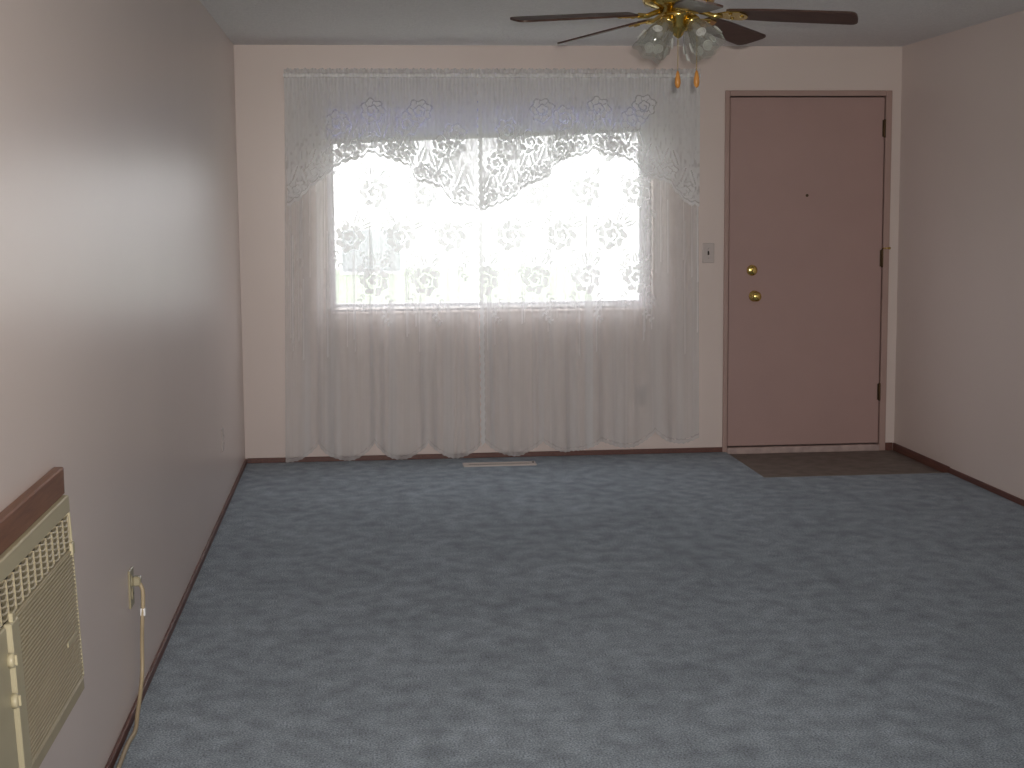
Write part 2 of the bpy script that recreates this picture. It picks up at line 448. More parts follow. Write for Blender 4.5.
def paint_lace(sx, sz, base, motifs_, dotted, seed, hem=None, edge=None, valance=False):
    """sx, sz: 2-D arrays of cloth coordinates in metres -> thread density 0..1"""
    r = np.random.default_rng(seed)
    d = np.full(sx.shape, base)
    # fine vertical threads
    hsh = np.sin(np.floor(sx/0.0055)*12.9898)*43758.5453
    d += 0.025*((hsh-np.floor(hsh))-0.5)
    def vnoise(wx, wz):                               # smooth random field with cells of wx by wz metres
        gx = (sx-sx.min())/wx; gz = (sz-sz.min())/wz
        ix, iz = np.floor(gx).astype(int), np.floor(gz).astype(int); fx, fz = gx-ix, gz-iz
        fx = fx*fx*(3-2*fx); fz = fz*fz*(3-2*fz)
        G = r.random((iz.max()+2, ix.max()+2))
        return (G[iz, ix]*(1-fx)+G[iz, ix+1]*fx)*(1-fz)+(G[iz+1, ix]*(1-fx)+G[iz+1, ix+1]*fx)*fz
    if valance:      # open net: small irregular upright holes
        d -= 0.62*np.clip((vnoise(0.010, 0.026)-0.60)*3.2, 0, 1)*np.clip(1.25-hem/0.32, 0.12, 1)
        d -= 0.10*vnoise(0.014, 0.20)
    else:
        for q in range(46):                           # single upright threads
            xq = r.uniform(sx.min(), sx.max()); z0 = r.uniform(0.6, 1.6); z1 = z0+r.uniform(0.3, 0.9)
            d = np.where((np.abs(sx-xq) < 0.0026) & (sz > z0) & (sz < z1), d+0.36, d)
    def window(cx, cz, R):
        return (np.abs(sx-cx) < R) & (np.abs(sz-cz) < R)
    for cx, cz, R, kind, rot in motifs_:
        mk = window(cx, cz, 1.9*R)
        if not mk.any(): continue
        u = (sx[mk]-cx)/R; v = (sz[mk]-cz)/R
        c, s_ = math.cos(rot), math.sin(rot)
        x = u*c+v*s_; y = -u*s_+v*c
        dd = d[mk]
        rad = np.hypot(x, y); th = np.arctan2(y, x)
        if kind in ('rose', 'rosette'):
            out = rad/(0.93+0.10*np.cos(7*th+0.4)+0.05*np.cos(3*th))
            dd = np.where(out < 1.12, 0.38 if valance else 0.24, dd)
            dd = np.where(out < 1, 0.955, dd)
            dd = np.where((out < 0.98) & (rad > 0.46) & (np.abs(np.sin(3.5*th+1.3*rad)) < 0.13), 0.30, dd)     # petal seams
            ring = rad-(0.47+0.05*np.cos(5*th))
            dd = np.where(np.abs(ring) < 0.045, 0.28, dd)
            sw = np.sin(11*rad+th)
            dd = np.where((rad < 0.40) & (sw > 0.72), 0.40, dd)
            if kind == 'rose':
                for (lx, ly, lr, ang) in ((0.55, 1.25, 0.55, 1.25), (1.20, 0.75, 0.55, 0.35), (-0.35, 1.15, 0.42, 2.0), (1.05, 1.30, 0.40, 0.8)):
                    xx = (x-lx)*math.cos(ang)+(y-ly)*math.sin(ang); yy = -(x-lx)*math.sin(ang)+(y-ly)*math.cos(ang)
                    q = np.abs(yy)/(0.36*lr)+(xx/lr)**2
                    dd = np.where(q < 1, 0.94, dd)
                    dd = np.where((np.abs(yy) < 0.03) & (q < 0.7), 0.3, dd)
        elif kind == 'leaf':
            q = (x/1.0)**2+(y/0.42)**2
            dd = np.where(q < 1, 0.93, dd); dd = np.where((np.abs(y) < 0.06) & (q < 0.8), 0.2, dd)
        elif kind == 'disc':
            q = rad*(1+0.10*np.cos(8*th))
            dd = np.where(q < 1, 0.93, dd); dd = np.where((q > 0.55) & (q < 0.68), 0.38, dd); dd = np.where(q < 0.22, 0.35, dd)
        d[mk] = dd
    for pts in dotted:                                # sprays of tiny stitched leaves
        for (cx, cz, ang) in pts:
            mk = window(cx, cz, 0.02)
            if not mk.any(): continue
            x = sx[mk]-cx; z = sz[mk]-cz
            for sg in (-1, 1):
                a = ang+sg*0.7
                ox, oz = 0.010*math.cos(a+math.pi/2*sg), 0.010*math.sin(a+math.pi/2*sg)
                xx = (x-ox)*math.cos(a)+(z-oz)*math.sin(a); zz = -(x-ox)*math.sin(a)+(z-oz)*math.cos(a)
                q = (xx/0.013)**2+(zz/0.0058)**2
                d[mk] = np.where(q < 1, 0.93, d[mk])
    if hem is not None:                               # dense border following the hem
        d = np.where(hem < 0.020, np.maximum(d, 0.90 if valance else 0.42), d)
        d = np.where((hem > 0.020) & (hem < 0.026), np.minimum(d, 0.35 if valance else 0.28), d)
        lo = 0.88 if valance else 0.30
        ph = np.sin(2*np.pi*sx/0.05)*np.sin(2*np.pi*hem/0.055)
        d = np.where((hem > 0.026) & (hem < 0.085), np.maximum(d, lo*(0.72+0.28*ph)), d)
    if edge is not None:
        d = np.where(edge < 0.022, np.maximum(d, 0.92), d)
    return np.clip(d, 0.05, 0.965)

def cloth_grid(name, X, Y, Z, dens):
    nz, nx = X.shape
    me = bpy.data.meshes.new(name)
    co = np.stack([X, Y, Z], -1).reshape(-1, 3).astype(np.float32)
    i = np.arange((nz-1)*(nx-1)); r_, c_ = i//(nx-1), i % (nx-1)
    a = r_*nx+c_
    quads = np.stack([a, a+1, a+nx+1, a+nx], -1).astype(np.int32)
    me.vertices.add(len(co)); me.vertices.foreach_set('co', co.ravel())
    me.loops.add(quads.size); me.loops.foreach_set('vertex_index', quads.ravel())
    me.polygons.add(len(quads))
    me.polygons.foreach_set('loop_start', (np.arange(len(quads))*4).astype(np.int32))
    me.polygons.foreach_set('use_smooth', np.ones(len(quads), bool))
    at = me.attributes.new('lace', 'FLOAT', 'POINT')
    at.data.foreach_set('value', dens.ravel().astype(np.float32))
    me.update(calc_edges=True)
    me.materials.append(LACE)
    o = bpy.data.objects.new(name, me); COL.objects.link(o)
    return o

def folds(X, Z, seed, a_top, a_bot, zt=2.30, zb=0.0):
    r = np.random.default_rng(seed)
    ph = r.uniform(0, 6.28, 6)
    k = np.clip((zt-Z)/(zt-zb), 0, 1)
    amp = a_top+(a_bot-a_top)*k**0.8
    xw = X+0.02*np.sin(2*np.pi*X/0.9+ph[0])+0.012*k*np.sin(2*np.pi*X/0.31+ph[1])
    F = 0.62*np.sin(2*np.pi*xw/0.215+ph[2])+0.38*np.sin(2*np.pi*xw/0.127+ph[3]+0.8*np.sin(Z*1.3))
    F = np.sign(F)*np.abs(F)**0.8
    g = np.exp(-((zt-0.04-Z)/0.22)**2)
    fine = g*0.004*np.sin(2*np.pi*X/0.024+3*np.sin(X*17+ph[4]))
    return amp*F+fine

CX = 1.394
def panel(name, x0, x1, hem_fn, seed, inner, label, y0, motifs_, dotted):
    nx = int((x1-x0)/0.0042)+1; nz = 520
    u = np.linspace(0, 1, nx)[None, :]; v = np.linspace(0, 1, nz)[:, None]
    X = x0+(x1-x0)*u+0*v
    zb = hem_fn(X[0])[None, :]
    zt = 2.298+0.004*np.sin(2*np.pi*X/0.05)+0.003*np.sin(2*np.pi*X/0.021)
    Z = zb+(zt-zb)*v
    hem = Z-zb
    if inner == 'right':  edge = x1-X
    else: edge = X-x0
    dens = paint_lace(X, Z, 0.40, motifs_, dotted, seed, hem, edge if inner == 'left' else None)
    # gathers make the outer parts and the folds denser
    Y = y0+folds(X, Z, seed, 0.005, 0.028)
    sl = np.abs(np.gradient(Y, axis=1)/np.gradient(X, axis=1))
    dens = 1-(1-dens)**(1+0.9*(np.sqrt(1+(1.5*sl)**2)-1))
    rr = np.random.default_rng(seed+100)
    for q in range(17):                               # pleats, where the sheer cloth lies double
        xq = rr.uniform(x0+0.02, x1-0.02); wq = rr.uniform(0.006, 0.022); sgn = rr.uniform(0.18, 0.42)
        dr = rr.uniform(-0.03, 0.03); zt_ = rr.uniform(0.9, 2.2)
        g_ = np.exp(-np.abs((X-xq-dr*(2.2-Z)/2.2)/wq)**3)*np.clip((zt_-Z)/0.6+0.25, 0, 1)
        dens = 1-(1-dens)*(1-sgn*g_)
    head = (Z > RDZ-0.03) & (Z < RDZ+0.022)
    dens = np.where(head, np.maximum(dens, 0.42), dens)
    # scalloped inner edge
    wv = 0.007*np.abs(np.sin(np.pi*Z/0.048))
    wgt = np.clip(1-edge/0.05, 0, 1)
    X = X-(0 if inner == 'right' else wv*wgt)
    k = np.clip(edge/(x1-x0), 0, 1)*np.clip(Z/2.3, 0, 1)          # the outer edge flares towards the floor
    X = X+(0.050*k if inner == 'right' else -0.020*k)
    o = cloth_grid(name, X, Y, Z, dens)
    tag(o, label, 'curtain')
    return o

def arch(x, lows):
    """hem of rounded tongues: lowest at each x in lows, notched half way between"""
    z = np.zeros_like(x)
    L_ = np.array(lows)
    for i, xx in enumerate(x):
        j = np.searchsorted(L_, xx)
        a = L_[j-1] if j > 0 else L_[0]-(L_[1]-L_[0]); c = L_[j] if j < len(L_) else L_[-1]+(L_[-1]-L_[-2])
        t = (xx-a)/(c-a)
        z[i] = 1-abs(math.cos(math.pi*t))**0.75
    return z
ripple = lambda x: 0.005*np.abs(np.sin(np.pi*x/0.028))
hemL = lambda x: 0.008+0.105*arch(x, [0.265, 0.60, 0.925, 1.245, 1.58])+ripple(x)
hemR = lambda x: 0.010+0.055*np.clip((x-1.5)/1.1, 0, 1)+(0.10-0.05*np.exp(-((x-2.05)/0.35)**2))*arch(x, [1.25, 1.60, 1.95, 2.30, 2.61, 2.95])+ripple(x)

def sprays(pts):
    P = smooth_path([(x, 0, z) for x, z in pts], 10); out = []; acc = 0
    for i in range(1, len(P)):
        acc += (P[i]-P[i-1]).length
        if acc > 0.026:
            t = P[i]-P[i-1]; out.append((P[i].x, P[i].z, math.atan2(t.z, t.x))); acc = 0
    return out
def motif_field(x0, x1, phase):
    mo = []; sp = []
    dz = 0.258
    for row in range(9):
        cz = 1.59+0.258-row*dz
        if cz < 1.0: break
        off = phase+0.149*(row % 2)*1.0
        k0 = int((x0-off)/0.305)-1
        for k in range(k0, k0+8):
            cx = off+k*0.305
            if cx < max(x0+0.03, 0.52) or cx > min(x1-0.03, 2.45): continue
            mo.append((cx, cz, 0.088, 'rose', 0.0 if row % 2 == 0 else 0.5))
            sp.append(sprays([(cx+0.06, cz-0.08), (cx+0.10, cz-0.14), (cx+0.05, cz-0.20), (cx+0.10, cz-0.26)]))
            sp.append(sprays([(cx-0.06, cz-0.07), (cx-0.09, cz-0.12), (cx-0.05, cz-0.17)]))
    return mo, sp
mo, sp = motif_field(0.25, CX, 0.622-0.305)
panel('lace_curtain', 0.240, CX+0.000, hemL, 11, 'right', 'white floral lace curtain panel covering the window half away from the door', -0.074, mo, sp)
mo, sp = motif_field(CX, 2.73, 1.893-0.305)
panel('lace_curtain', CX+0.008, 2.722, hemR, 23, 'left', 'white floral lace curtain panel covering the window half nearest the door', -0.074, mo, sp)

def valance(name, x0, x1, prof, seed, inner, label):
    nx = int((x1-x0)/0.0038)+1; nz = 190
    u = np.linspace(0, 1, nx)[None, :]; v = np.linspace(0, 1, nz)[:, None]
    X = x0+(x1-x0)*u+0*v
    px = np.array([p_[0] for p_ in prof]); pz = np.array([p_[1] for p_ in prof])
    z1 = np.interp(X[0], px, pz)
    ker = np.hanning(9); ker /= ker.sum()
    z1 = np.convolve(np.pad(z1, 4, mode='edge'), ker, 'valid')
    zb = (z1-0.012*np.abs(np.sin(np.pi*X[0]/0.047)))[None, :]
    zt = 2.292+0.004*np.sin(2*np.pi*X/0.045+1)+0.003*np.sin(2*np.pi*X/0.019)
    Z = zb+(zt-zb)*v
    mo = []
    for xx in np.arange(x0+0.06, x1-0.03, 0.105):      # big roses lining the scalloped hem
        zz = np.interp(xx, px, pz)
        mo.append((xx, zz+0.055, 0.058, 'rosette', 0.2))
        mo.append((xx+0.05, zz+0.135, 0.050, 'leaf', 1.9)); mo.append((xx-0.01, zz+0.150, 0.050, 'leaf', 1.2))
    for row in range(2):
        for xx in np.arange(x0+0.10+0.07*row, x1-0.05, 0.20):
            zz = np.interp(xx, px, pz)+0.235+0.16*row
            if zz < 2.12 and 0.55 < xx < 2.42: mo.append((xx, zz, 0.066, 'rosette', 0.4*row))
    edge = (x1-X) if inner == 'right' else (X-x0)
    dens = paint_lace(X, Z, 0.88, mo, [], seed, Z-zb, edge if inner == 'left' else None, valance=True)
    Y = -0.128+0.5*folds(X, Z, seed+5, 0.010, 0.016)
    g = np.exp(-((2.30-Z)/0.16)**2)
    dens = np.clip(dens+0.16*g*(np.sin(2*np.pi*X/0.02+4*np.sin(X*13)+3*Z) > 0.2), 0.05, 0.965)
    dens = np.where(np.abs(Z-RDZ) < 0.013, 0.30, np.where(Z > RDZ, 0.62, dens))      # rod pocket and ruffle
    wv = 0.007*np.abs(np.sin(np.pi*Z/0.048)); wgt = np.clip(1-edge/0.05, 0, 1)
    X = X-(0 if inner == 'right' else wv*wgt)
    tag(cloth_grid(name, X, Y, Z, dens), label, 'valance')

pxz = lambda px, py: ((1.402+(px-480)*(0.00597 if px > 480 else 0.00581)), 1.492+(208-py)*0.00585)
profL = [pxz(*q) for q in ((283, 206), (300, 197), (312, 184), (322, 178), (335, 166), (346, 160), (364, 156), (371, 150), (380, 155), (397, 159), (411, 166), (416, 179), (429, 181), (443, 187), (448, 196), (455, 203), (471, 204), (480, 210))]
profR = [pxz(*q) for q in ((480, 210), (498, 203), (515, 196), (524, 185), (547, 177), (554, 164), (568, 157), (585, 154), (594, 148), (603, 154), (619, 156), (635, 163), (643, 176), (660, 180), (668, 182), (676, 193), (686, 204), (700, 206))]
valance('lace_valance', 0.288, CX+0.000, profL, 31, 'right', 'scalloped white lace valance over the curtain away from the door')
valance('lace_valance', CX+0.008, 2.706, profR, 47, 'left', 'scalloped white lace valance over the curtain nearest the door')

# ------------------------------------------------------------------ ceiling fan with light kit
FX, FY, FZ = 1.908, -3.283, 2.214
fan = empty('ceiling_fan', (FX, FY, H))
tag(fan, 'polished brass ceiling fan with five dark blades and glass shades', 'ceiling fan')
def fbuild(b, name, m_, parent=fan):
    o = b.build(name, m_, parent)
    if parent is fan: o.matrix_parent_inverse = Matrix.Translation(-fan.location)
    return o
TF = Matrix.Translation((FX, FY, FZ))
b = MB(); b.lathe([(0.075, H-FZ), (0.075, H-FZ-0.012), (0.062, H-FZ-0.035), (0.030, H-FZ-0.045), (0.014, H-FZ-0.050)], 32, TF); fbuild(b, 'canopy', BRASS)
b = MB(); b.lathe([(0.012, H-FZ-0.050), (0.012, 0.135)], 16, TF); fbuild(b, 'downrod', BRASS)
b = MB(); b.lathe([(0.020, 0.145), (0.050, 0.140), (0.105, 0.128), (0.130, 0.110), (0.137, 0.085), (0.137, 0.050), (0.128, 0.034), (0.100, 0.024), (0.075, 0.020), (0.070, 0.004), (0.040, 0.002)], 40, TF); fbuild(b, 'motor_housing', BRASS)
b = MB(); b.lathe([(0.060, 0.004), (0.062, -0.006), (0.056, -0.018), (0.048, -0.026), (0.046, -0.048), (0.040, -0.060), (0.022, -0.066), (0.018, -0.078), (0.010, -0.086), (0.002, -0.090)], 32, TF); fbuild(b, 'switch_housing', BRASS)

blade_out = []
R0, R1 = 0.185, 0.662
for i in range(9):                                       # rounded tip
    a = -math.pi/2+math.pi*i/8
    blade_out.append((R1-0.028+0.028*math.cos(a)*1.0, 0.064*math.copysign(abs(math.sin(a))**0.55, math.sin(a)) if i not in (4,) else 0.0))
blade_out = [(R0+0.012, -0.048), (R0+0.15, -0.060)] + blade_out + [(R0+0.15, 0.060), (R0+0.012, 0.048), (R0, 0.040), (R0, -0.040)]
for a in (0, 72, 144, 216, 288):
    az = math.radians(a-3.996-90)
    Tb = TF @ Matrix.Rotation(az, 4, 'Z') @ Matrix.Translation((0, 0, 0.004)) @ Matrix.Rotation(math.radians(4.4), 4, 'Y') @ Matrix.Rotation(math.radians(-12.5), 4, 'X')
    b = MB(); b.prism(blade_out, 0.0, 0.007, Tb); bo = fbuild(b, 'blade', BLADE)
    b = MB()
    b.prism([(0.150, -0.018), (0.190, -0.040), (0.235, -0.042), (0.255, -0.022), (0.262, 0), (0.255, 0.022), (0.235, 0.042), (0.190, 0.040), (0.150, 0.018)], -0.006, -0.0005, Tb)
    for (sx_, sy_) in ((0.20, -0.025), (0.20, 0.025), (0.24, 0)):
        b.lathe([(0.007, -0.010), (0.007, -0.006)], 10, Tb @ Matrix.Translation((sx_, sy_, 0)))
    Ta = TF @ Matrix.Rotation(az, 4, 'Z')
    b.tube([Ta @ Vector((0.072, 0, 0.010)), Ta @ Vector((0.10, 0, 0.000)), Ta @ Vector((0.130, 0, -0.012)), Ta @ Vector((0.165, 0, -0.012))], [0.012, 0.010, 0.010, 0.011], 10)
    fbuild(b, 'blade_iron', BRASS)

def shade_glass():
    M = bpy.data.materials.new('clear_etched_glass'); M.use_nodes = True
    nt = M.node_tree; N = nt.nodes; L = nt.links; N.remove(N['Principled BSDF'])
    t = N.new('ShaderNodeBsdfTransparent'); t.inputs[0].default_value = (0.80, 0.81, 0.78, 1)
    g = N.new('ShaderNodeBsdfGlossy'); g.inputs['Roughness'].default_value = 0.08
    d = N.new('ShaderNodeBsdfDiffuse'); d.inputs[0].default_value = (0.75, 0.76, 0.74, 1)
    lw = N.new('ShaderNodeLayerWeight'); lw.inputs[0].default_value = 0.35
    m1 = N.new('ShaderNodeMixShader'); m2 = N.new('ShaderNodeMixShader'); m1.inputs[0].default_value = 0.12
    L.new(t.outputs[0], m1.inputs[1]); L.new(d.outputs[0], m1.inputs[2])
    mr = N.new('ShaderNodeMapRange'); mr.inputs[3].default_value = 0.05; mr.inputs[4].default_value = 0.65
    L.new(lw.outputs['Facing'], mr.inputs[0]); L.new(mr.outputs[0], m2.inputs[0])
    L.new(m1.outputs[0], m2.inputs[1]); L.new(g.outputs[0], m2.inputs[2])
    L.new(m2.outputs[0], N['Material Output'].inputs[0]); return M
GLASS = shade_glass()
FROST = cloth_mat('frosted_flower_etching', (0.85, 0.86, 0.84), alpha=0.75, transl=0.4)
BULB = mat('frosted_bulb', (0.40, 0.39, 0.36), 0.2)
def flute(a, r, z):
    k = max(0.0, (-z-0.03)/0.10)
    return r*(1+0.05*k*math.cos(6*a)), z-0.004*k*math.cos(6*a)
for a in (40, 130, 220, 310):
    az = math.radians(a-90)
    Ta = TF @ Matrix.Rotation(az, 4, 'Z')
    b = MB(); b.tube(smooth_path([Ta @ Vector((0.030, 0, -0.030)), Ta @ Vector((0.050, 0, -0.022)), Ta @ Vector((0.066, 0, -0.032))], 5), 0.008, 10)
    Ts = Ta @ Matrix.Translation((0.060, 0, -0.026)) @ Matrix.Rotation(math.radians(-40), 4, 'Y')
    b.lathe([(0.010, 0.006), (0.026, 0.0), (0.029, -0.010), (0.029, -0.022)], 20, Ts); fbuild(b, 'lamp_arm', BRASS)
    b = MB()
    prof = [(0.026, -0.012), (0.030, -0.024), (0.040, -0.045), (0.049, -0.072), (0.056, -0.100), (0.061, -0.122), (0.064, -0.138)]
    b.lathe(prof, 48, Ts, flute, caps=False)
    g = fbuild(b, 'glass_shade', GLASS)
    for j in range(4):                                   # etched roses round each shade
        e = MB()
        ang = j*math.pi/2+0.5
        zc = -0.097; rc = 0.0575
        Tr = Ts @ Matrix.Rotation(ang, 4, 'Z') @ Matrix.Translation((rc, 0, zc)) @ Matrix.Rotation(math.radians(90-17), 4, 'Y')
        e.tube(smooth_path([Tr @ Vector((0.020*(1-q/26)*math.cos(q*0.72), 0.020*(1-q/26)*math.sin(q*0.72), 0.001)) for q in range(25)], 2), 0.0026, 6)
        e.build('etched_flower', FROST, g)
    e = MB(); e.lathe([(0.011, -0.020), (0.012, -0.036), (0.015, -0.050), (0.017, -0.062), (0.014, -0.078), (0.007, -0.088), (0.001, -0.090)], 20, Ts); fbuild(e, 'light_bulb', BULB)
for dx, dy, z1 in ((-0.012, -0.050, -0.215), (0.062, -0.040, -0.212)):
    b = MB()
    P0 = Vector((FX+dx*0.7, FY+dy*0.8, FZ-0.045)); P1 = Vector((FX+dx, FY+dy, FZ-0.075)); P2 = Vector((FX+dx, FY+dy, FZ+z1))
    nb = 42
    b.tube([P0, P1, P2], 0.0011, 6)
    for i in range(nb):
        p_ = P1.lerp(P2, i/nb)
        b.lathe([(0.0005, -0.0018), (0.0019, 0), (0.0005, 0.0018)], 6, Matrix.Translation(p_), caps=False)
    ch = fbuild(b, 'pull_chain', BRASS)
    e = MB(); e.lathe([(0.003, 0.0), (0.006, -0.008), (0.0105, -0.030), (0.0115, -0.044), (0.008, -0.058), (0.002, -0.064)], 16, Matrix.Translation(P2)); e.build('wooden_pull', PULLW, ch)

# ------------------------------------------------------------------ through-wall air conditioner and the board above it
b = MB(); b.bbox(0, 0.024, -6.60, -5.536, 0.859, 0.922, 0.003)
tag(b.build('trim_2', TRIMW), 'orange brown wood board over the air conditioner', 'trim', kind='structure')
ac = empty('air_conditioner', (0, -5.98, 0.40))
tag(ac, 'beige through-wall air conditioner with slatted front on the pink wall', 'air conditioner')
AI = Matrix.Translation(-ac.location)
def abuild(b, name, m_, parent=ac, kind=None):
    o = b.build(name, m_, parent)
    if parent is ac: o.matrix_parent_inverse = AI
    if kind: o['kind'] = kind
    return o
AY0, AY1 = -6.42, -5.545          # near end, far end
AZ0, AZ1 = 0.405, 0.859
# local frame of the sloping front face: origin at the top far corner, u towards the camera end, v down, n out of the wall
XT, XB = 0.030, 0.050
vv = Vector((XB-XT, 0, AZ0-AZ1)); vl = vv.length; vv.normalize()
nn = Vector((-vv.z, 0, vv.x)).normalized()
TA = Matrix((Vector((0, -1, 0)), vv, nn)).transposed().to_4x4(); TA.translation = Vector((XT, AY1, AZ1))
AW = AY1-AY0
# sleeve behind the face, coloured dark brown as shade in the grille gaps
b = MB(); vs = []
for y in (AY0, AY1):
    vs += [(0, y, AZ1), (XT-0.012, y, AZ1), (XB-0.012, y, AZ0), (0, y, AZ0)]
b.add(vs, [(0, 1, 2, 3), (4, 7, 6, 5), (0, 4, 5, 1), (1, 5, 6, 2), (2, 6, 7, 3), (3, 7, 4, 0)]); abuild(b, 'sleeve', mat('dark_brown_gap_shade', (0.07, 0.06, 0.045), 0.8))
# bezel (outer rim)
b = MB(); b.bbox(0, AW, 0, 0.040, -0.012, 0.004, 0.003, TA); abuild(b, 'top_rim', ACL)
b = MB(); b.bbox(0, AW, vl-0.030, vl, -0.012, 0.002, 0.003, TA); abuild(b, 'bottom_rim', ACB)
b = MB(); b.bbox(0, 0.008, 0.040, vl-0.030, -0.012, 0.004, 0.002, TA); abuild(b, 'side_rim', ACL)
b = MB(); b.bbox(AW-0.010, AW, 0.040, vl-0.030, -0.012, 0.004, 0.002, TA); abuild(b, 'side_rim', ACL)
# upper discharge grille: upright fins and slanted vanes
GV0, GV1 = 0.044, 0.116
b = MB()
for i in range(15):
    u0 = 0.016+i*(AW-0.03)/14
    b.bbox(u0-0.0035, u0+0.0035, GV0, GV1, -0.010, 0.002, 0.001, TA)
abuild(b, 'grille_fins', ACB, kind='stuff')
b = MB()
for i in range(6):
    v0 = GV0+0.005+i*(GV1-GV0-0.010)/5
    Tv = TA @ Matrix.Translation((0, v0, -0.004)) @ Matrix.Rotation(math.radians(35), 4, 'X')
    for j in range(14):
        u0 = 0.016+j*(AW-0.03)/14+0.0035; u1 = u0+(AW-0.03)/14-0.007
        pts = []
        for k in range(7):
            t = k/6; bow = 0.005*math.sin(math.pi*t)
            pts.append((u0+(u1-u0)*t, -0.0022+bow))
        pts += [(x_, y_+0.0038) for x_, y_ in pts[::-1]]
        b.prism(pts, -0.005, 0.005, Tv)
abuild(b, 'grille_vanes', ACB, kind='stuff')
for u0 in (0.020, 0.62):
    b = MB(); b.bbox(u0-0.012, u0+0.012, GV1-0.010, GV1+0.018, 0.000, 0.009, 0.002, TA); abuild(b, 'panel_clip', ACL)
# lower intake panel with fine ribs
PV0, PV1 = 0.122, vl-0.034
PU0, PU1 = 0.010, 0.588
b = MB(); b.bbox(PU0, PU1, PV0, PV1, -0.008, 0.001, 0.002, TA); pn = abuild(b, 'intake_panel', ACB)
b = MB(); nr = 34
for i in range(nr):
    v0 = PV0+0.004+i*(PV1-PV0-0.008)/(nr-1)
    b.bbox(PU0+0.004, PU1-0.003, v0-0.0024, v0+0.0024, 0.0005, 0.0055, 0.0012, TA)
o = b.build('panel_ribs', ACB, pn); o['kind'] = 'stuff'
b = MB(); b.bbox(0.062, 0.160, 0.300, 0.312, 0.004, 0.0075, 0.001, TA); b.build('name_badge', ACL, pn)
b = MB(); b.bbox(PU1, PU1+0.062, PV0, PV1, -0.006, 0.010, 0.003, TA); abuild(b, 'panel_handle_bar', ACL)
b = MB(); b.bbox(PU1+0.076, AW-0.012, PV0, PV1, -0.008, 0.004, 0.003, TA); cp = abuild(b, 'control_panel', ACL)
for v0 in (0.185, 0.262):
    b = MB(); Tk = TA @ Matrix.Translation((PU1+0.080, v0, 0.004))
    b.lathe([(0.014, 0), (0.014, 0.008), (0.012, 0.011), (0.002, 0.012)], 24, Tk); b.bbox(-0.003, 0.003, -0.010, 0.010, 0.011, 0.016, 0.001, Tk)
    b.build('control_knob', ACL, cp)

# ------------------------------------------------------------------ outlets, switch, cord, register
def wall_plate(b, T0, w_=0.072, h_=0.116):
    b.bbox(-w_/2, w_/2, -h_/2, h_/2, 0, 0.006, 0.0025, T0)
TLw = lambda y, z: Matrix.Translation((0, y, z)) @ Matrix((Vector((0, 1, 0)), Vector((0, 0, 1)), Vector((1, 0, 0)))).transposed().to_4x4()
TBw = lambda x, z: Matrix.Translation((x, 0, z)) @ Matrix((Vector((1, 0, 0)), Vector((0, 0, 1)), Vector((0, -1, 0)))).transposed().to_4x4()
def outlet(T0, label, m_, screw):
    e = empty('electrical_outlet', T0.translation); tag(e, label, 'outlet')
    I = Matrix.Translation(-T0.translation)
    b = MB(); wall_plate(b, T0); o = b.build('cover_plate', m_, e); o.matrix_parent_inverse = I
    for s_ in (-1, 1):
        b = MB(); b.lathe([(0.017, 0.005), (0.017, 0.008), (0.015, 0.009), (0.001, 0.009)], 20, T0 @ Matrix.Translation((0, 0.0195*s_, 0)))
        r = b.build('receptacle', m_, e); r.matrix_parent_inverse = I
        b = MB()
        for q in (-0.0065, 0.0065): b.box(q-0.0012, q+0.0012, -0.002, 0.007, 0.0088, 0.0094, T0 @ Matrix.Translation((0, 0.0195*s_, 0)))
        b.build('slots', DARK, r)
    b = MB(); b.lathe([(0.0035, 0.006), (0.0025, 0.0075), (0.0003, 0.0077)], 10, T0); o = b.build('screw', screw, e); o.matrix_parent_inverse = I
outlet(TLw(-4.497, 0.380), 'almond wall outlet with the tan cord plugged in', PLATE, CHROME)
outlet(TLw(-1.440, 0.360), 'grey beige outlet without a cord low on the side wall', GPLATE, CHROME)
outlet(TBw(2.385, 0.362), 'outlet on the window wall seen dimly through the lace', GPLATE, CHROME)

sw = empty('light_switch', (2.790, 0, 1.216)); tag(sw, 'grey beige toggle switch plate between curtain and door', 'light switch')
T0 = TBw(2.790, 1.216); I = Matrix.Translation(-sw.location)
b = MB(); wall_plate(b, T0, 0.072, 0.120); o = b.build('cover_plate', GPLATE, sw); o.matrix_parent_inverse = I
b = MB(); b.bbox(-0.005, 0.005, -0.012, 0.012, 0.005, 0.0075, 0.001, T0); o = b.build('toggle_slot', DARK, sw); o.matrix_parent_inverse = I
b = MB(); b.bbox(-0.0035, 0.0035, -0.004, 0.004, 0.004, 0.018, 0.001, T0 @ Matrix.Rotation(math.radians(25), 4, 'X')); o = b.build('toggle', OLDBRASS, sw); o.matrix_parent_inverse = I
for s_ in (-1, 1):
    b = MB(); b.lathe([(0.0035, 0.006), (0.0025, 0.0075), (0.0003, 0.0077)], 10, T0 @ Matrix.Translation((0, 0.030*s_, 0))); o = b.build('screw', CHROME, sw); o.matrix_parent_inverse = I

